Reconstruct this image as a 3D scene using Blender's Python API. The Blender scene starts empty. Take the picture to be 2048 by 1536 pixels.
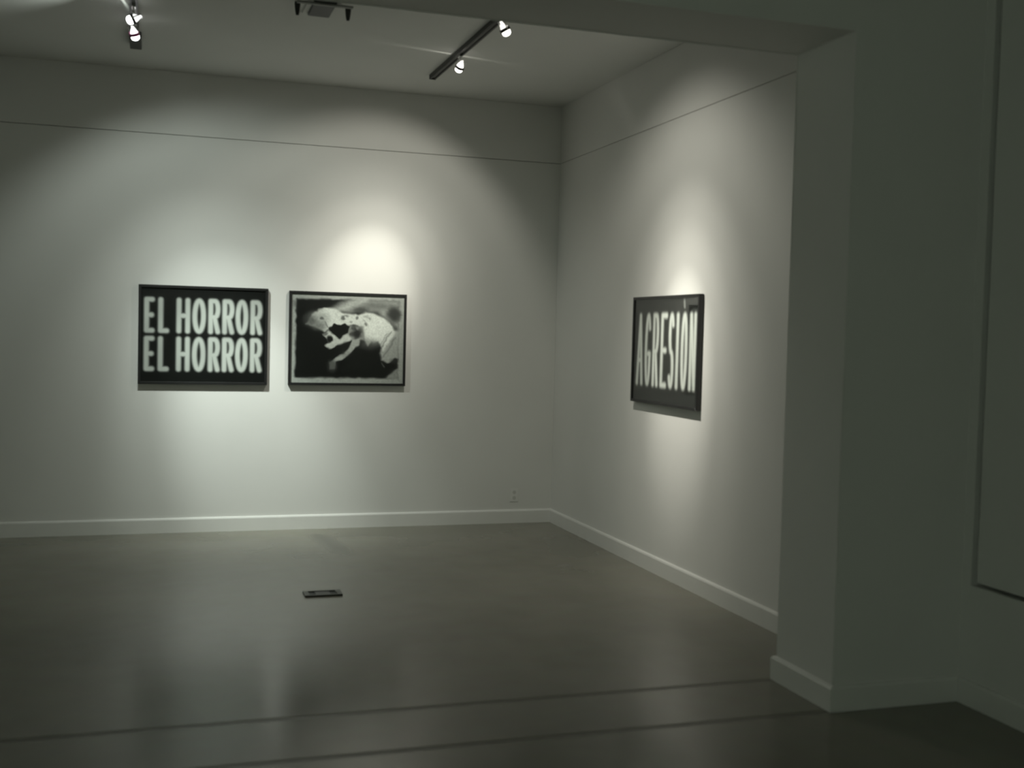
import bpy, bmesh, math
import numpy as np
from mathutils import Matrix, Vector

# ------------------------------------------------------------------ camera, world, exposure
scene = bpy.context.scene
C = scene.collection
cam_data = bpy.data.cameras.new('camera')
cam = bpy.data.objects.new('camera', cam_data)
C.objects.link(cam)
cam_data.sensor_width = 36.0
cam_data.lens = 39.4166
cam_data.clip_start = 0.05
cam.matrix_world = Matrix(((0.951387, -0.010551, -0.307817, -3.29536),
                           (-0.306947, 0.049994, -0.950413, -9.00471),
                           (0.025417, 0.998694, 0.044325, 1.60130),
                           (0, 0, 0, 1)))
cam_data.dof.use_dof = True
cam_data.dof.focus_distance = 60.0
cam_data.dof.aperture_fstop = 3.2
scene.camera = cam

world = bpy.data.worlds.new('world')
scene.world = world
world.use_nodes = True
wbg = world.node_tree.nodes['Background']
wbg.inputs['Color'].default_value = (0, 0, 0, 1)
wbg.inputs['Strength'].default_value = 0.0

vs = scene.view_settings
vs.view_transform = 'Standard'
vs.look = 'None'
vs.gamma = 1.0
vs.use_curve_mapping = False
vs.exposure = 0.0

WARM = (1.0, 0.975, 0.86)
COOL = (0.91, 1.0, 0.92)
DIM = (0.83, 1.0, 0.84)

# the front room behind the viewer is lit too (the pier's front face, turned away from the prints, receives light):
# one ceiling spot there, washing that room's end wall
fl = bpy.data.lights.new('front_room_spot_offscreen', 'SPOT')
fl.energy = 700
fl.color = DIM
fl.spot_size = math.radians(90)
fl.spot_blend = 0.8
fl.shadow_soft_size = 0.03
flo = bpy.data.objects.new('front_room_spot_offscreen', fl)
C.objects.link(flo)
flo.location = (-4.6, -9.4, 3.4)
flo.rotation_euler = (Vector((-6.9, -12.5, 1.5)) - flo.location).to_track_quat('-Z', 'Y').to_euler()

# ------------------------------------------------------------------ helpers
def link(o, parent=None):
    C.objects.link(o)
    if parent is not None:
        o.parent = parent
        o.matrix_parent_inverse = parent.matrix_basis.inverted()
    return o

def tag(o, label=None, cat=None, group=None, kind=None):
    if label: o['label'] = label
    if cat: o['category'] = cat
    if group: o['group'] = group
    if kind: o['kind'] = kind
    return o

def obj(name, bm, mat, parent=None, smooth=False, bevel=0.0, seg=2):
    if bevel > 0:
        bmesh.ops.bevel(bm, geom=list(bm.edges), offset=bevel, segments=seg, affect='EDGES', clamp_overlap=True)
    bmesh.ops.recalc_face_normals(bm, faces=list(bm.faces))
    me = bpy.data.meshes.new(name)
    bm.to_mesh(me)
    bm.free()
    if mat is not None: me.materials.append(mat)
    if smooth:
        for p in me.polygons: p.use_smooth = True
    return link(bpy.data.objects.new(name, me), parent)

def empty(name, loc, rot=None):
    o = bpy.data.objects.new(name, None)
    o.empty_display_size = 0.1
    m = Matrix.Translation(loc)
    if rot is not None: m = m @ rot.to_4x4()
    o.matrix_basis = m
    C.objects.link(o)
    return o

def part(name, bm, mat, parent, **k):
    """mesh given in the parent's own coordinates"""
    o = obj(name, bm, mat, None, **k)
    o.parent = parent
    return o

def box(bm, x0, x1, y0, y1, z0, z1):
    v = [bm.verts.new((x, y, z)) for x in (x0, x1) for y in (y0, y1) for z in (z0, z1)]
    for f in ((0, 1, 3, 2), (4, 6, 7, 5), (0, 4, 5, 1), (2, 3, 7, 6), (0, 2, 6, 4), (1, 5, 7, 3)):
        bm.faces.new([v[i] for i in f])
    return bm

def B(*a):
    return box(bmesh.new(), *a)

def lathe(profile, n=28, axis='z', closed=False):
    """profile: list of (radius, height)"""
    bm = bmesh.new()
    rings = []
    for r, h in profile:
        if r < 1e-6:
            rings.append([bm.verts.new((0, 0, h))])
        else:
            rings.append([bm.verts.new((r * math.cos(2 * math.pi * i / n), r * math.sin(2 * math.pi * i / n), h)) for i in range(n)])
    seq = list(zip(rings[:-1], rings[1:]))
    if closed: seq.append((rings[-1], rings[0]))
    for a, b in seq:
        for i in range(n):
            j = (i + 1) % n
            if len(a) == 1: bm.faces.new((a[0], b[i], b[j]))
            elif len(b) == 1: bm.faces.new((a[i], a[j], b[0]))
            else: bm.faces.new((a[i], a[j], b[j], b[i]))
    return bm

def extrude_profile(pts, p0, p1, out, mitre0=0.0, mitre1=0.0):
    """prism: profile pts (offset along out, height) swept from p0 to p1; mitre shifts the ends with the offset"""
    bm = bmesh.new()
    d = (Vector(p1) - Vector(p0)).normalized()
    o = Vector(out)
    rings = []
    for p, m in ((Vector(p0), mitre0), (Vector(p1), -mitre1)):
        rings.append([bm.verts.new(p + o * a + Vector((0, 0, h)) + d * (m * a)) for a, h in pts])
    n = len(pts)
    for i in range(n):
        j = (i + 1) % n
        bm.faces.new((rings[0][i], rings[0][j], rings[1][j], rings[1][i]))
    bm.faces.new(rings[0]); bm.faces.new(list(reversed(rings[1])))
    return bm

# ------------------------------------------------------------------ materials
def new_mat(name):
    m = bpy.data.materials.new(name)
    m.use_nodes = True
    nt = m.node_tree
    return m, nt, nt.nodes, nt.links, nt.nodes['Principled BSDF']

def simple(name, col, rough=0.5, metal=0.0, noise=0.06, scale=30.0, bump=0.0, spec=0.5):
    m, nt, N, L, P = new_mat(name)
    geo = N.new('ShaderNodeTexCoord')
    nz = N.new('ShaderNodeTexNoise'); nz.inputs['Scale'].default_value = scale; nz.inputs['Detail'].default_value = 4
    L.new(geo.outputs['Object'], nz.inputs['Vector'])
    ramp = N.new('ShaderNodeMix'); ramp.data_type = 'RGBA'
    ramp.inputs[6].default_value = (*[c * (1 - noise) for c in col], 1)
    ramp.inputs[7].default_value = (*[min(1, c * (1 + noise)) for c in col], 1)
    L.new(nz.outputs['Fac'], ramp.inputs[0])
    L.new(ramp.outputs[2], P.inputs['Base Color'])
    P.inputs['Roughness'].default_value = rough
    P.inputs['Metallic'].default_value = metal
    P.inputs['Specular IOR Level'].default_value = spec
    if bump > 0:
        b = N.new('ShaderNodeBump'); b.inputs['Strength'].default_value = bump; b.inputs['Distance'].default_value = 0.002
        L.new(nz.outputs['Fac'], b.inputs['Height']); L.new(b.outputs['Normal'], P.inputs['Normal'])
    return m

def emit(name, col, strength):
    m, nt, N, L, P = new_mat(name)
    P.inputs['Base Color'].default_value = (0.8, 0.8, 0.8, 1)
    P.inputs['Emission Color'].default_value = (*col, 1)
    P.inputs['Emission Strength'].default_value = strength
    return m

M_wall = simple('painted_plasterboard', (0.76, 0.755, 0.73), 0.75, noise=0.03, scale=2.5, bump=0.10, spec=0.25)
M_ceil = simple('painted_ceiling', (0.74, 0.745, 0.72), 0.85, noise=0.03, scale=2.0, spec=0.2)
M_base = simple('baseboard_paint', (0.78, 0.775, 0.75), 0.38, noise=0.03, scale=9)
M_seam = simple('joint_backing', (0.42, 0.42, 0.40), 0.9)
M_joint = simple('joint_sealant', (0.135, 0.128, 0.100), 0.40)
M_black = simple('black_frame_lacquer', (0.012, 0.012, 0.012), 0.42, noise=0.2)
M_back = simple('backing_board', (0.20, 0.17, 0.13), 0.9)
M_track = simple('black_anodised_track', (0.020, 0.021, 0.019), 0.45, noise=0.15)
M_slot = simple('track_slot', (0.10, 0.10, 0.09), 0.35, 0.6)
M_feed = simple('power_feed_plastic', (0.035, 0.036, 0.034), 0.5)
M_chrome = simple('chrome', (0.75, 0.75, 0.74), 0.22, 1.0, noise=0.03)
M_dark = simple('dark_plastic', (0.022, 0.026, 0.024), 0.55, noise=0.2)
M_grey = simple('grey_fixture_plate', (0.30, 0.31, 0.29), 0.6)
M_brass = simple('floor_box_metal', (0.055, 0.055, 0.045), 0.40, 0.6, noise=0.25, scale=40)
M_brass2 = simple('floor_box_lid', (0.085, 0.088, 0.085), 0.45, 0.4, noise=0.2, scale=40)
M_outlet = simple('outlet_plastic', (0.60, 0.60, 0.57), 0.4)
M_lens_w = emit('lit_lens_warm', (1.0, 0.95, 0.86), 5.0)
M_lens_c = emit('lit_lens_cool', (0.97, 1.0, 0.97), 5.0)
M_refl_w = emit('glowing_reflector_warm', (1.0, 0.96, 0.88), 1.8)
M_refl_c = emit('glowing_reflector_cool', (0.98, 1.0, 0.97), 1.8)
M_ring_m = simple('magenta_fringe_ring', (0.30, 0.02, 0.14), 0.35, noise=0.1)  # magenta light fringe of the lamp put into the ring's base colour

def glass():
    m = bpy.data.materials.new('picture_glazing'); m.use_nodes = True
    nt = m.node_tree; N = nt.nodes; L = nt.links
    N.clear()
    out = N.new('ShaderNodeOutputMaterial')
    tr = N.new('ShaderNodeBsdfTransparent'); tr.inputs[0].default_value = (0.96, 0.975, 0.965, 1)
    gl = N.new('ShaderNodeBsdfGlossy'); gl.inputs['Roughness'].default_value = 0.03
    lw = N.new('ShaderNodeLayerWeight'); lw.inputs['Blend'].default_value = 0.5
    pw = N.new('ShaderNodeMath'); pw.operation = 'POWER'; pw.inputs[1].default_value = 4.5
    L.new(lw.outputs['Facing'], pw.inputs[0])
    fr = N.new('ShaderNodeMath'); fr.operation = 'MULTIPLY_ADD'; fr.inputs[1].default_value = 0.7; fr.inputs[2].default_value = 0.03
    L.new(pw.outputs[0], fr.inputs[0])
    mx = N.new('ShaderNodeMixShader')
    L.new(fr.outputs[0], mx.inputs[0]); L.new(tr.outputs[0], mx.inputs[1]); L.new(gl.outputs[0], mx.inputs[2])
    L.new(mx.outputs[0], out.inputs['Surface'])
    return m
M_glass = glass()

def floor_material():
    m, nt, N, L, P = new_mat('polished_concrete')
    geo = N.new('ShaderNodeNewGeometry')
    n1 = N.new('ShaderNodeTexNoise'); n1.inputs['Scale'].default_value = 1.1; n1.inputs['Detail'].default_value = 3; n1.inputs['Roughness'].default_value = 0.5
    n2 = N.new('ShaderNodeTexNoise'); n2.inputs['Scale'].default_value = 9.0; n2.inputs['Detail'].default_value = 5
    L.new(geo.outputs['Position'], n1.inputs['Vector']); L.new(geo.outputs['Position'], n2.inputs['Vector'])
    r = N.new('ShaderNodeValToRGB')
    r.color_ramp.elements[0].position = 0.33; r.color_ramp.elements[0].color = (0.175, 0.166, 0.130, 1)
    r.color_ramp.elements[1].position = 0.68; r.color_ramp.elements[1].color = (0.235, 0.224, 0.180, 1)
    L.new(n1.outputs['Fac'], r.inputs[0])
    mul = N.new('ShaderNodeMix'); mul.data_type = 'RGBA'; mul.blend_type = 'MULTIPLY'; mul.inputs[0].default_value = 0.12
    L.new(r.outputs[0], mul.inputs[6]); L.new(n2.outputs['Color'], mul.inputs[7])
    # an old scuff: distance to the segment a-b on the slab
    ax, ay, bx_, by_ = -2.045, -0.22, -1.93, -1.20
    dx, dy = bx_ - ax, by_ - ay; ln = math.hypot(dx, dy)
    sep = N.new('ShaderNodeSeparateXYZ'); L.new(geo.outputs['Position'], sep.inputs[0])
    def mth(op, a, b=None, clamp=False):
        n = N.new('ShaderNodeMath'); n.operation = op; n.use_clamp = clamp
        for i, v in enumerate((a, b)):
            if v is None: continue
            if isinstance(v, (int, float)): n.inputs[i].default_value = v
            else: L.new(v, n.inputs[i])
        return n.outputs[0]
    px = mth('SUBTRACT', sep.outputs[0], ax); py = mth('SUBTRACT', sep.outputs[1], ay)
    t = mth('ADD', mth('MULTIPLY', px, dx / ln), mth('MULTIPLY', py, dy / ln))
    s = mth('ABSOLUTE', mth('ADD', mth('MULTIPLY', px, -dy / ln), mth('MULTIPLY', py, dx / ln)))
    across = mth('SUBTRACT', 1.0, mth('DIVIDE', s, 0.11), True)
    along = mth('MULTIPLY', mth('DIVIDE', t, 0.15), mth('DIVIDE', mth('SUBTRACT', ln, t), 0.3), True)
    along = mth('MINIMUM', mth('DIVIDE', t, 0.15, True), mth('DIVIDE', mth('SUBTRACT', ln, t), 0.3, True))
    sc = mth('MULTIPLY', mth('MULTIPLY', across, along), 0.6)
    mx = N.new('ShaderNodeMix'); mx.data_type = 'RGBA'
    L.new(sc, mx.inputs[0]); L.new(mul.outputs[2], mx.inputs[6]); mx.inputs[7].default_value = (0.05, 0.047, 0.035, 1)
    L.new(mx.outputs[2], P.inputs['Base Color'])
    rr = N.new('ShaderNodeMapRange'); rr.inputs['To Min'].default_value = 0.16; rr.inputs['To Max'].default_value = 0.26
    L.new(n1.outputs['Fac'], rr.inputs['Value']); L.new(rr.outputs[0], P.inputs['Roughness'])
    P.inputs['Specular IOR Level'].default_value = 0.5
    b = N.new('ShaderNodeBump'); b.inputs['Strength'].default_value = 0.04; b.inputs['Distance'].default_value = 0.003
    L.new(n2.outputs['Fac'], b.inputs['Height']); L.new(b.outputs['Normal'], P.inputs['Normal'])
    return m
M_floor = floor_material()

# ------------------------------------------------------------------ the room shell
H = 3.53            # ceiling
SEAM = 3.054        # joint between the two rows of wallboard
XL = -8.2           # left wall
YB, YF = -4.41, -4.87   # back and front face of the portal
PX = -0.46          # pier's inner face
BZ = 2.925          # underside of the beam
XC = 0.20           # wall of the fore room
YE = -12.5
T = 0.2

floor = tag(obj('floor', B(XL - 0.2, 0.5, YE, 0.2, -0.2, -0.02), M_seam), kind='structure')
g = 0.020
for y in (YB, YF):
    obj('joint_filler', B(XL, XC + 0.02, y - g, y + g, -0.02, -0.001), M_joint, floor)
for y0, y1 in ((YB + g, 0.0), (YF + g, YB - g), (YE, YF - g)):
    x1 = 0.0 if y0 > -4.4 else XC
    obj('floor_slab', B(XL, max(x1, 0.0) + 0.02, y0, y1, -0.02, 0.0), M_floor, floor, bevel=0.002, seg=1)

tag(obj('ceiling', B(XL - 0.2, 0.5, YE, 0.2, H, H + 0.15), M_ceil), kind='structure')

s = 0.002
wall_back = tag(obj('wall_back', B(XL - 0.2, 0.3, 0.022, T, -0.2, H), M_seam), kind='structure')
for z0, z1 in ((0.0, SEAM - s), (SEAM + s, H)):
    obj('wall_board', B(XL, 0.022, 0.0, 0.022, z0, z1), M_wall, wall_back, bevel=0.002, seg=1)
wall_right = tag(obj('wall_right', B(0.022, T, YB, 0.022, -0.2, H), M_seam), kind='structure')
for z0, z1 in ((0.0, SEAM - s), (SEAM + s, H)):
    obj('wall_board', B(0.0, 0.022, YB, 0.0, z0, z1), M_wall, wall_right, bevel=0.002, seg=1)
wall_left = tag(obj('wall_left', B(XL - T, XL, YE, 0.0, -0.2, H), M_wall), kind='structure')

wall_front = tag(obj('wall_front', B(XL - T, 0.5, YE - T, YE, -0.2, H), M_wall), kind='structure')

# portal: pier, beam and far jamb are one plastered piece
def portal():
    bm = bmesh.new()
    outer = [(XL, 0), (XL + 0.5, 0), (XL + 0.5, BZ), (PX, BZ), (PX, 0), (XC + 0.15, 0), (XC + 0.15, H), (XL, H)]
    a = [bm.verts.new((x, YB, z)) for x, z in outer]
    b = [bm.verts.new((x, YF, z)) for x, z in outer]
    n = len(outer)
    for i in range(n):
        j = (i + 1) % n
        bm.faces.new((a[i], a[j], b[j], b[i]))
    bm.faces.new(a); bm.faces.new(list(reversed(b)))
    return bm
tag(obj('wall_portal', portal(), M_wall, bevel=0.004, seg=2), kind='structure')

# fore-room wall with a covered opening: the cover sits in it with an open gap around its edge
OY0, OY1, OZ0, OZ1 = -4.925, -6.9, 0.535, 3.25
def fore_wall():
    bm = bmesh.new()
    box(bm, XC, XC + 0.25, OY0, YF, 0, H)
    box(bm, XC, XC + 0.25, YE, OY1, 0, H)
    box(bm, XC, XC + 0.25, OY1, OY0, 0, OZ0)
    box(bm, XC, XC + 0.25, OY1, OY0, OZ1, H)
    box(bm, XC + 0.25, XC + 0.30, YE, YF, 0, H)
    return bm
wall_fr = tag(obj('wall_front_right', fore_wall(), M_wall), kind='structure')
obj('opening_cover', B(XC + 0.002, XC + 0.03, OY1 + 0.03, OY0 - 0.032, OZ0 + 0.018, OZ1 - 0.02), M_wall, wall_fr, bevel=0.003)

# baseboards: flat board with a sloped, slightly rounded top edge
BH = 0.114
bp = [(0, 0), (0.016, 0), (0.016, BH - 0.014), (0.012, BH - 0.005), (0.006, BH), (0, BH)]
tag(obj('baseboard_back', extrude_profile(bp, (XL, 0, 0), (0, 0, 0), (0, -1, 0), 0, 1), M_base), kind='structure')
tag(obj('baseboard_right', extrude_profile(bp, (0, 0, 0), (0, YB, 0), (-1, 0, 0), 1, 0), M_base), kind='structure')
bpp = [(0, 0), (0.018, 0), (0.018, BH - 0.014), (0.012, BH - 0.004), (0, BH)]
tag(obj('baseboard_pier', extrude_profile(bpp, (PX, YB, 0), (PX, YF, 0), (-1, 0, 0), -1, -1), M_base), kind='structure')
tag(obj('baseboard_portal', extrude_profile(bpp, (PX, YF, 0), (XC, YF, 0), (0, -1, 0), -1, 1), M_base), kind='structure')
tag(obj('baseboard_front_right', extrude_profile(bpp, (XC, YF, 0), (XC, YE, 0), (-1, 0, 0), 1, 0), M_base), kind='structure')

# ------------------------------------------------------------------ framed prints
def smooth01(x):
    x = np.clip(x, 0, 1)
    return x * x * (3 - 2 * x)

def sd_poly(X, Y, pts):
    pts = np.array(pts, float)
    d = np.full(X.shape, 1e18); inside = np.zeros(X.shape, bool)
    n = len(pts)
    for i in range(n):
        ax, ay = pts[i]; bx_, by_ = pts[(i + 1) % n]
        ex, ey = bx_ - ax, by_ - ay
        t = np.clip(((X - ax) * ex + (Y - ay) * ey) / (ex * ex + ey * ey + 1e-12), 0, 1)
        d = np.minimum(d, (X - ax - t * ex) ** 2 + (Y - ay - t * ey) ** 2)
        c = ((ay > Y) != (by_ > Y))
        xi = ax + (Y - ay) * ex / (ey if abs(ey) > 1e-12 else 1e-12)
        inside ^= c & (X < xi)
    d = np.sqrt(d)
    return np.where(inside, -d, d)

def sd_seg(X, Y, a, b, w):
    ex, ey = b[0] - a[0], b[1] - a[1]
    t = np.clip(((X - a[0]) * ex + (Y - a[1]) * ey) / (ex * ex + ey * ey + 1e-12), 0, 1)
    return np.hypot(X - a[0] - t * ex, Y - a[1] - t * ey) - w

def cover(sd, blur):
    return smooth01(0.5 - sd / (2 * blur))

# stroke lettering in a unit cell: x 0..1, y 0 (top) .. 1 (bottom); strokes are straight segments or ellipse arcs
def arc(cx, cy, rx, ry, a0, a1, n=14):
    pts = [(cx + rx * math.cos(math.radians(a0 + (a1 - a0) * i / n)), cy + ry * math.sin(math.radians(a0 + (a1 - a0) * i / n))) for i in range(n + 1)]
    return list(zip(pts[:-1], pts[1:]))
GLYPH = {
    'E': [((0, 0), (0, 1)), ((0, 0), (1, 0)), ((0, .5), (.88, .5)), ((0, 1), (1, 1))],
    'L': [((0, 0), (0, 1)), ((0, 1), (1, 1))],
    'H': [((0, 0), (0, 1)), ((1, 0), (1, 1)), ((0, .5), (1, .5))],
    'I': [((.5, 0), (.5, 1))],
    'N': [((0, 1), (0, 0)), ((0, 0), (1, 1)), ((1, 1), (1, 0))],
    'A': [((0, 1), (.5, 0)), ((.5, 0), (1, 1)), ((.2, .66), (.8, .66))],
    'O': arc(.5, .5, .5, .5, 0, 360, 28),
    'R': [((0, 1), (0, 0)), ((0, 0), (.6, 0)), ((0, .52), (.6, .52)), ((.5, .52), (1, 1))] + arc(.6, .26, .4, .26, -90, 90, 10),
    'G': arc(.5, .5, .5, .5, 40, 320, 24) + [((.88, .82), (.95, .56)), ((.55, .56), (.95, .56))],
    'S': arc(.5, .26, .46, .26, 330, 90, 16) + arc(.5, .76, .46, .24, -90, 150, 16),
}
def text_cover(X, Y, letters, stroke, blur):
    """letters: (char, x0, x1, y0, y1) in metres on the sheet"""
    out = np.zeros(X.shape)
    for ch, x0, x1, y0, y1 in letters:
        w = stroke
        sel = (X > x0 - .05) & (X < x1 + .05) & (Y > y0 - .05) & (Y < y1 + .05)
        xs, ys = X[sel], Y[sel]
        d = np.full(xs.shape, 1e9)
        for a, b in GLYPH[ch]:
            f = lambda p: (x0 + w + p[0] * max(x1 - x0 - 2 * w, 0), y0 + w + p[1] * (y1 - y0 - 2 * w))
            d = np.minimum(d, sd_seg(xs, ys, f(a), f(b), w))
        out[sel] = np.maximum(out[sel], cover(d, blur))
    return out

def noise2(X, Y, scale, seed):
    rng = np.random.default_rng(seed)
    g = rng.random((64, 64))
    x = X * scale; y = Y * scale
    xi = np.floor(x).astype(int); yi = np.floor(y).astype(int)
    fx = smooth01(x - xi); fy = smooth01(y - yi)
    a = g[xi % 64, yi % 64]; b = g[(xi + 1) % 64, yi % 64]; c = g[xi % 64, (yi + 1) % 64]; d = g[(xi + 1) % 64, (yi + 1) % 64]
    return (a * (1 - fx) + b * fx) * (1 - fy) + (c * (1 - fx) + d * fx) * fy

def print_material(name):
    m, nt, N, L, P = new_mat(name)
    at = N.new('ShaderNodeAttribute'); at.attribute_name = 'ink'
    L.new(at.outputs['Color'], P.inputs['Base Color'])
    P.inputs['Roughness'].default_value = 0.55
    P.inputs['Specular IOR Level'].default_value = 0.3
    return m
M_print = print_material('gelatin_silver_print')

def sheet(name, w, h, fn, parent, y, nx=300, lin=True):
    """printed sheet in the frame's local x-z plane at depth y; fn(X, Y) -> grey 0..255 (sRGB), Y measured downwards"""
    ny = int(nx * h / w)
    xs = np.linspace(0, w, nx + 1); ys = np.linspace(0, h, ny + 1)
    X, Y = np.meshgrid(xs, ys)
    v = np.clip(fn(X, Y) / 255.0, 0, 1)
    linv = np.where(v <= 0.04045, v / 12.92, ((v + 0.055) / 1.055) ** 2.4)
    co = np.stack([X.ravel() - w / 2, np.full(X.size, y), h / 2 - Y.ravel()], 1)
    i = np.arange(ny)[:, None] * (nx + 1) + np.arange(nx)[None, :]
    faces = np.stack([i, i + nx + 1, i + nx + 2, i + 1], -1).reshape(-1, 4)
    me = bpy.data.meshes.new(name)
    me.vertices.add(len(co)); me.vertices.foreach_set('co', co.astype(np.float32).ravel())
    me.loops.add(faces.size); me.loops.foreach_set('vertex_index', faces.astype(np.int32).ravel())
    me.polygons.add(len(faces)); me.polygons.foreach_set('loop_start', (np.arange(len(faces)) * 4).astype(np.int32))
    me.update(calc_edges=True)
    ca = me.color_attributes.new('ink', 'FLOAT_COLOR', 'POINT')
    L3 = linv.ravel()
    ca.data.foreach_set('color', np.stack([L3, L3, L3 * 0.97, np.ones_like(L3)], 1).astype(np.float32).ravel())
    me.materials.append(M_print)
    o = bpy.data.objects.new(name, me)
    C.objects.link(o)
    o.parent = parent
    return o

def framed(name, loc, rot, w, h, label, fn, group=None, fw=0.020, depth=0.036, sheet_label=None):
    """local axes: x along the wall, z up, -y out of the wall; origin at the centre on the wall surface"""
    t = empty(name, loc, rot)
    tag(t, label, 'picture', group)
    W, Hh = w / 2, h / 2
    # four mitred frame bars
    for k in range(4):
        horiz = k % 2 == 0
        sgn = 1 if k < 2 else -1
        bm = bmesh.new()
        if horiz:
            loop = [(-W, sgn * Hh), (W, sgn * Hh), (W - fw, sgn * (Hh - fw)), (-W + fw, sgn * (Hh - fw))]
        else:
            loop = [(sgn * W, -Hh), (sgn * W, Hh), (sgn * (W - fw), Hh - fw), (sgn * (W - fw), -Hh + fw)]
        a = [bm.verts.new((x, -0.004, z)) for x, z in loop]
        b = [bm.verts.new((x, -depth, z)) for x, z in loop]
        for i in range(4):
            j = (i + 1) % 4
            bm.faces.new((a[i], a[j], b[j], b[i]))
        bm.faces.new(a); bm.faces.new(b)
        part('frame_bar', bm, M_black, t, bevel=0.0015, seg=1)
    part('backing_board', B(-W + 0.006, W - 0.006, -0.022, 0.001, -Hh + 0.006, Hh - 0.006), M_back, t)
    iw, ih = w - 2 * fw + 0.004, h - 2 * fw + 0.004
    sh = sheet('print', iw, ih, fn(iw, ih), t, -0.0235)
    if sheet_label: sh['label'] = sheet_label
    part('glazing', B(-iw / 2, iw / 2, -0.0295, -0.0275, -ih / 2, ih / 2), M_glass, t)
    return t

def horror(w, h):
    def fn(X, Y):
        u = [('E', .022, .112), ('L', .132, .226), ('H', .276, .392), ('O', .402, .518), ('R', .530, .634), ('R', .643, .748), ('O', .750, .862), ('R', .872, .978)]
        rows = ((.100, .487), (.512, .893))
        L = [(c, a * w, b * w, r0 * h, r1 * h) for r0, r1 in rows for c, a, b in u]
        c = text_cover(X, Y, L, 0.0215, 0.013)
        base = 5 + 0 * X
        tone = 205 + 22 * (noise2(X, Y, 6, 8) - .5)
        return base * (1 - c) + tone * c
    return fn

def agresion(w, h):
    def fn(X, Y):
        # letter edges measured from the left edge of the sheet, in metres
        e = [('A', .035, .158), ('G', .172, .282), ('R', .296, .402), ('E', .422, .530), ('S', .540, .636), ('I', .652, .702), ('O', .722, .826), ('N', .842, .945)]
        L = [(c, a / .97 * w, b / .97 * w, .130 * h, .862 * h) for c, a, b in e]
        c = text_cover(X, Y, L, 0.0235, 0.018)
        tone = 236 + 20 * (noise2(X, Y, 6, 18) - .5)
        v = 26 + 0 * X
        ac = cover(sd_seg(X, Y, (.790 * w, .085 * h), (.782 * w, .02 * h), 0.012), 0.012)     # accent
        v = v * (1 - ac) + 165 * ac
        return v * (1 - c) + tone * c
    return fn

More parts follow.
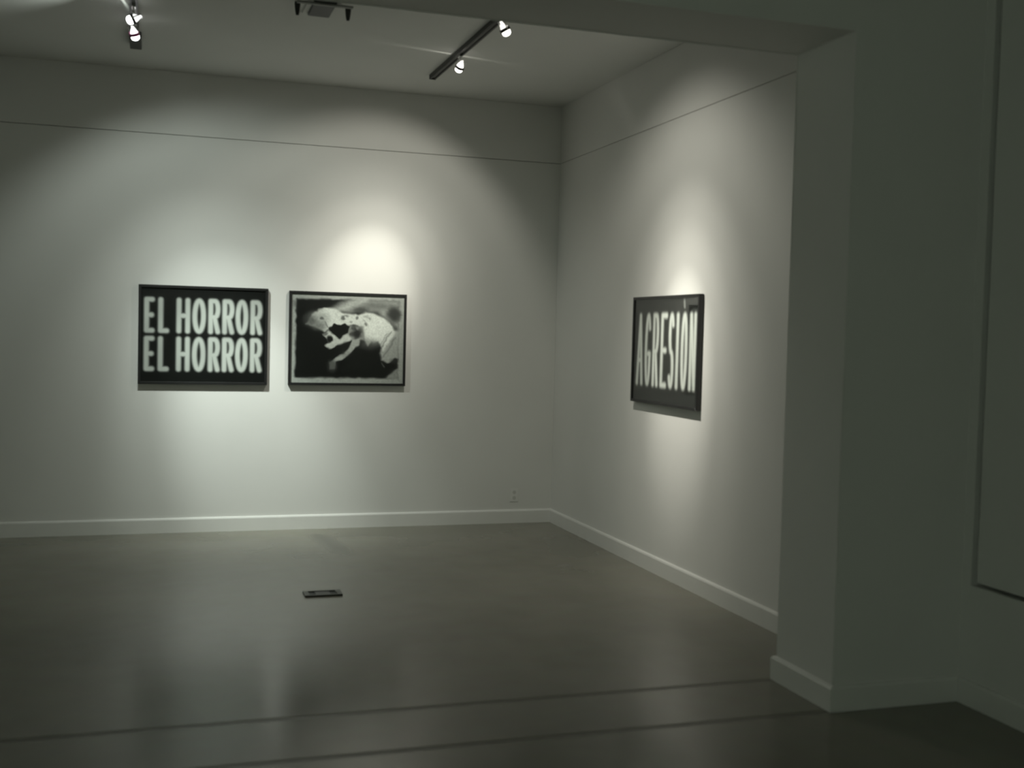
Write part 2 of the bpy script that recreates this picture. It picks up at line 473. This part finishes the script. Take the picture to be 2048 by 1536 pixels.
def portrait(w, h):
    # tonal shapes of the print; units of the sketch: 0..1000 across, 0..790 down (the whole sheet with its pale margin)
    def fn(X0, Y0):
        X = X0 / w * 1000; Y = Y0 / h * 790
        wob = 7 * (noise2(X, Y, .025, 11) - .5) * 2 + 4 * (noise2(X, Y, .06, 12) - .5) * 2
        X = X + wob; Y = Y + 7 * (noise2(X, Y, .03, 13) - .5) * 2
        V = 168 + 0 * X
        def put(sd, blur, tone, k=1.0):
            nonlocal V
            c = cover(sd, blur) * k
            V = V * (1 - c) + tone * c
        P = lambda pts: sd_poly(X, Y, pts)
        E = lambda cx, cy, rx, ry: (np.hypot((X - cx) / rx, (Y - cy) / ry) - 1) * min(rx, ry)
        S = lambda a, b, r: sd_seg(X, Y, a, b, r)
        put(P([(42, 52), (952, 40), (948, 742), (40, 742)]), 16, 16)                                       # dark ground
        put(P([(330, 120), (420, 70), (560, 34), (960, 30), (960, 330), (880, 230), (760, 150), (620, 150), (500, 165)]), 32, 150)
        put(S((400, 132), (640, 52), 30), 34, 182, .9)
        put(E(225, 92, 170, 38), 30, 26, .8)
        put(E(600, 128, 70, 22), 18, 66, .8); put(E(740, 92, 150, 30), 28, 104, .7); put(E(905, 165, 58, 68), 30, 50, .85)
        put(P([(872, 300), (960, 310), (955, 560), (880, 620), (800, 575), (785, 500), (830, 395)]), 16, 158)  # cloth
        put(P([(150, 225), (205, 165), (280, 118), (375, 122), (440, 165), (515, 165), (585, 178), (645, 148), (720, 155), (815, 195), (890, 268), (925, 330),
               (880, 400), (810, 492), (770, 412), (708, 414), (672, 456), (630, 378), (616, 288), (540, 262), (470, 290), (345, 304), (292, 332), (235, 302), (128, 272)]), 12, 208)
        put(E(225, 230, 95, 70), 45, 150, .75); put(E(160, 240, 55, 45), 30, 60, .6); put(E(250, 290, 60, 35), 25, 95, .6)
        put(E(690, 430, 90, 50), 40, 110, .6); put(E(770, 300, 120, 110), 60, 218, .8)
        put(S((880, 322), (790, 480), 6), 8, 112, .7); put(S((925, 372), (815, 545), 6), 9, 98, .55); put(S((850, 340), (790, 440), 3), 6, 130, .6)
        put(P([(490, 268), (628, 280), (648, 402), (535, 402), (470, 372)]), 14, 134)
        put(P([(330, 300), (378, 258), (432, 272), (472, 256), (510, 285), (498, 334), (450, 372), (420, 402), (388, 366), (340, 336)]), 7, 14)
        put(E(578, 350, 34, 40), 16, 30, .85); put(E(538, 352, 24, 20), 12, 52, .7); put(E(606, 318, 18, 26), 10, 62, .6); put(E(545, 300, 20, 24), 9, 66, .7); put(S((560, 300), (600, 372), 6), 6, 40, .6)
        put(P([(275, 352), (330, 318), (390, 372), (420, 402), (462, 360), (505, 345), (528, 392), (490, 436), (390, 468), (330, 488), (298, 455), (330, 425)]), 10, 188)
        put(E(338, 396, 24, 28), 10, 26); put(E(300, 350, 24, 18), 9, 60, .6); put(E(372, 380, 10, 12), 6, 205, .8)
        put(P([(395, 450), (470, 425), (530, 412), (545, 440), (480, 520), (400, 510), (345, 480)]), 14, 24)
        put(P([(300, 462), (385, 432), (412, 440), (345, 486)]), 7, 182)
        put(P([(532, 392), (612, 392), (592, 452), (512, 530), (448, 584), (398, 594), (384, 668), (336, 668), (338, 606), (372, 574), (468, 520), (512, 462)]), 9, 160)
        put(E(362, 640, 46, 60), 22, 66, .7); put(E(480, 530, 40, 26), 18, 128, .5)
        put(E(262, 220, 16, 13), 6, 86, .8); put(E(452, 206, 20, 17), 8, 70, .75); put(E(482, 188, 22, 10), 7, 110, .7); put(E(474, 202, 10, 10), 5, 200, .9)
        put(E(575, 205, 15, 14), 7, 100, .8); put(E(654, 258, 15, 14), 8, 90, .7); put(E(522, 240, 11, 9), 7, 125, .6); put(S((636, 215), (654, 258), 3), 7, 120, .6)
        put(S((292, 240), (322, 292), 4), 6, 80, .7); put(E(690, 205, 14, 12), 8, 140, .7); put(E(660, 190, 22, 14), 10, 150, .6); put(E(255, 140, 26, 12), 8, 165, .6)
        put(P([(815, 590), (850, 610), (930, 560), (950, 590), (900, 690), (850, 742), (780, 740)]), 12, 18)
        put(P([(955, 640), (955, 752), (835, 748), (890, 690)]), 16, 148)
        put(S((806, 600), (826, 640), 4), 6, 130, .8); put(E(915, 585, 30, 20), 18, 60, .7)
        g = noise2(X, Y, .12, 21) - .5
        return np.maximum(V * (1.14 + .14 * g) - 10, 4)
    return fn

I3 = Matrix.Identity(3)
framed('framed_print', (-2.8975, 0, 1.5305), I3, 0.965, 0.757,
       'black-framed print with EL HORROR repeated in two rows of blurred white capitals', horror, 'framed prints on the gallery walls')
framed('framed_print', (-1.779, 0, 1.5285), I3, 0.944, 0.745,
       'black-framed black and white photograph of a pale disfigured head with a white margin', portrait, 'framed prints on the gallery walls')
framed('framed_print', (0, -2.185, 1.5165), Matrix.Rotation(-math.pi / 2, 3, 'Z'), 1.01, 0.735,
       'black-framed print with the single word AGRESIÓN in tall white capitals on dark grey', agresion, 'framed prints on the gallery walls')

# ------------------------------------------------------------------ lighting tracks and spotlights
def track(x, y0, y1, label, feed=0.0):
    """surface-mounted rail under the ceiling with an open slot along its underside"""
    t = tag(empty('lighting_track', (x, y0, H)), label, 'light track', 'black ceiling light tracks')
    w, hh = 0.023, 0.034
    L = y1 - y0
    prof = [(-w, 0.0), (w, 0.0), (w, -hh), (0.011, -hh), (0.011, -0.012), (-0.011, -0.012), (-0.011, -hh), (-w, -hh)]
    bm = bmesh.new()
    a = [bm.verts.new((px, 0, pz)) for px, pz in prof]; b = [bm.verts.new((px, L, pz)) for px, pz in prof]
    for i in range(8):
        j = (i + 1) % 8
        bm.faces.new((a[i], a[j], b[j], b[i]))
    bm.faces.new(a); bm.faces.new(list(reversed(b)))
    part('rail', bm, M_track, t)
    part('conductor_strip', B(-0.0108, 0.0108, L * 0.998, -0.01, -0.026, -0.0118), M_slot, t)
    part('end_cap', B(-w - 0.002, w + 0.002, -0.001, 0.012, -hh - 0.002, 0.0), M_track, t, bevel=0.002)
    if feed:
        part('power_feed', B(-0.038, 0.038, -feed, 0.014, -hh - 0.004, 0.0), M_feed, t, bevel=0.003)
    return t
TX1, TX2 = -3.407, -1.297
track(TX1, -0.78, -4.38, 'black ceiling light track running out from the wall above the EL HORROR print', feed=0.34)
track(TX2, -0.72, -4.38, 'black ceiling light track nearer the room corner carrying two warm lit spots')

def spotlight(loc_y, tx, aim, label, lens, refl, col, beam=None, spill=None, leak=0.0, drop=0.058, ring=None):
    """bare reflector lamp in a dark gimbal ring on a chrome stem; local -z is the beam axis"""
    zb = H - 0.034
    t = tag(empty('spotlight', (tx, loc_y, zb)), label, 'spotlight', 'small track spotlights')
    part('track_adapter', B(-0.0105, 0.0105, -0.032, 0.032, -0.014, 0.009), M_chrome, t, bevel=0.003)
    part('stem', lathe([(0, 0.0), (0.006, 0.0), (0.006, -drop + 0.026), (0.010, -drop + 0.024), (0.010, -drop + 0.012), (0, -drop + 0.012)], 14), M_chrome, t, smooth=False)
    c = Vector((0, 0, -drop - 0.018))
    d = (Vector(aim) - (Vector((tx, loc_y, zb)) + c)).normalized()
    q = d.to_track_quat('-Z', 'Y')
    Mx = Matrix.Translation(c) @ q.to_matrix().to_4x4()
    Ms = Mx @ Matrix.Diagonal((0.80, 0.80, 1.1, 1.0))
    def sub(name, bm, mat, sm=True):
        bm.transform(Ms)
        return part(name, bm, mat, t, smooth=sm)
    # reflector bulb: neck, flared glass bowl (closed shell, its rim at z = -0.004)
    rb = sub('reflector', lathe([(0.0, 0.046), (0.009, 0.046), (0.010, 0.034), (0.018, 0.027), (0.026, 0.014), (0.031, 0.001), (0.0315, -0.001), (0.029, -0.001), (0.0245, 0.012), (0.017, 0.024), (0.0, 0.026)], 28), refl)
    sub('gimbal_ring', lathe([(0.0335, -0.010), (0.0405, -0.010), (0.0405, 0.006), (0.0345, 0.006)], 32, closed=True), ring or M_dark, False)
    # yoke: two arms from the ring to the stem
    bm = bmesh.new()
    for sg in (-1, 1):
        box(bm, sg * 0.0415 - 0.0015, sg * 0.0415 + 0.0015, -0.005, 0.005, -0.008, 0.030)
    box(bm, -0.043, 0.043, -0.005, 0.005, 0.044, 0.047)
    for sg in (-1, 1):
        box(bm, sg * 0.0415 - 0.0015, sg * 0.0415 + 0.0015, -0.005, 0.005, 0.030, 0.0465)
    sub('yoke', bm, M_chrome, False)
    # front lens: domed glass standing proud of the ring
    sub('lens', lathe([(0.0, -0.0125), (0.0325, -0.0125), (0.0325, -0.020), (0.029, -0.030), (0.017, -0.037), (0.0, -0.039)], 28), lens)
    base = Matrix.Translation((tx, loc_y, zb)) @ Mx
    def lamp(kind, ang, blend, power, off, radius):
        ld = bpy.data.lights.new('spot_beam' if kind == 'SPOT' else 'lamp_leak', kind)
        ld.energy = power; ld.color = col; ld.shadow_soft_size = radius
        if kind == 'SPOT':
            ld.spot_size = math.radians(ang); ld.spot_blend = blend
        lo = bpy.data.objects.new(ld.name, ld)
        C.objects.link(lo)
        lo.parent = t
        lo.matrix_local = Mx @ Matrix.Translation((0, 0, off))
        return lo
    for ang, blend, power in (beam or []):
        lamp('SPOT', ang, blend, power, -0.045, 0.022)
    for ang, blend, power in (spill or []):
        lamp('SPOT', ang, blend, power, -0.045, 0.012)
    if leak:
        lamp('POINT', 0, 0, leak, -0.0124, 0.002)
    return t

spotlight(-1.50, TX2, (-1.64, 0, 1.92), 'lit spotlight near the track end aimed at the photograph of a head',
          M_lens_w, M_refl_w, WARM, beam=[(64, 1.0, 30), (44, 1.0, 55), (28, 1.0, 125)], spill=[(93, 0.45, 29)], leak=0.9)
spotlight(-2.52, TX2, (0.0, -2.38, 1.40), 'lit spotlight beside the beam aimed at the AGRESIÓN print',
          M_lens_w, M_refl_w, WARM, beam=[(60, 1.0, 60), (40, 1.0, 85), (25, 1.0, 200)], spill=[(114, 0.7, 38)])
spotlight(-1.50, TX1, (-2.53, 0, 0.82), 'lit spotlight, magenta light fringe coloured into its rim, nearest its track end',
          M_lens_c, M_refl_c, COOL, ring=M_ring_m, beam=[(70, 1.0, 70), (46, 1.0, 150), (29, 1.0, 250)], spill=[(118, 0.5, 36)])
spotlight(-1.86, TX1, (XL, -1.1, 1.2), 'lit spotlight turned aside, next to the magenta-rimmed one',
          M_lens_c, M_refl_c, COOL, beam=[(40, 1.0, 30)], spill=[(100, 0.5, 22)], leak=1.0)

# ------------------------------------------------------------------ small fixtures
def emergency_light():
    t = tag(empty('ceiling_fixture', (-2.336, -2.16, H)), 'small dark box fixture on the ceiling with a short dark head either side', 'light fixture')
    part('mounting_plate', B(-0.10, 0.10, -0.185, 0.155, -0.010, 0.0), M_ceil, t, bevel=0.003)
    part('housing', B(-0.066, 0.066, -0.17, 0.145, -0.022, -0.008), M_dark, t, bevel=0.004)
    part('cross_bar', B(-0.165, 0.165, -0.155, -0.125, -0.030, -0.018), M_grey, t, bevel=0.003)
    for sx in (-1, 1):
        bm = lathe([(0, 0.0), (0.016, 0.0), (0.018, -0.012), (0.014, -0.05), (0.009, -0.075), (0, -0.075)], 18)
        bm.transform(Matrix.Translation((sx * 0.150, -0.05, -0.002)))
        part('lamp_head', bm, M_dark, t, smooth=True)
    return t
emergency_light()

def floor_box():
    t = tag(empty('floor_box', (-2.283, -2.262, 0.0)), 'small dark metal outlet box cover set in the concrete floor', 'floor box')
    bm = bmesh.new()
    w, d = 0.112, 0.062
    box(bm, -w, w, -d, -d + 0.014, -0.001, 0.010); box(bm, -w, w, d - 0.014, d, -0.001, 0.010)
    box(bm, -w, -w + 0.03, -d + 0.014, d - 0.014, -0.001, 0.010); box(bm, w - 0.03, w, -d + 0.014, d - 0.014, -0.001, 0.010)
    part('rim', bm, M_brass, t)
    part('lid', B(-0.045, 0.045, -d + 0.014, d - 0.014, -0.001, 0.007), M_brass2, t, bevel=0.0015)
    for sx in (-1, 1):
        part('flap', B(sx * 0.065 - 0.0195, sx * 0.065 + 0.0195, -d + 0.014, d - 0.014, -0.001, 0.004), M_dark, t, bevel=0.001)
    return t
floor_box()

def outlet():
    t = tag(empty('wall_outlet', (-0.335, 0, 0.237)), 'small pale wall outlet low on the wall near the corner', 'outlet')
    part('cover_plate', B(-0.035, 0.035, -0.004, 0.0005, -0.057, 0.057), M_base, t, bevel=0.002)
    for sz in (-1, 1):
        bm = lathe([(0, 0), (0.016, 0), (0.016, 0.0035), (0, 0.0035)], 20)
        bm.transform(Matrix.Translation((0, -0.0015, sz * 0.024)) @ Matrix.Rotation(math.pi / 2, 4, 'X'))
        part('socket', bm, M_outlet, t)
    return t
outlet()
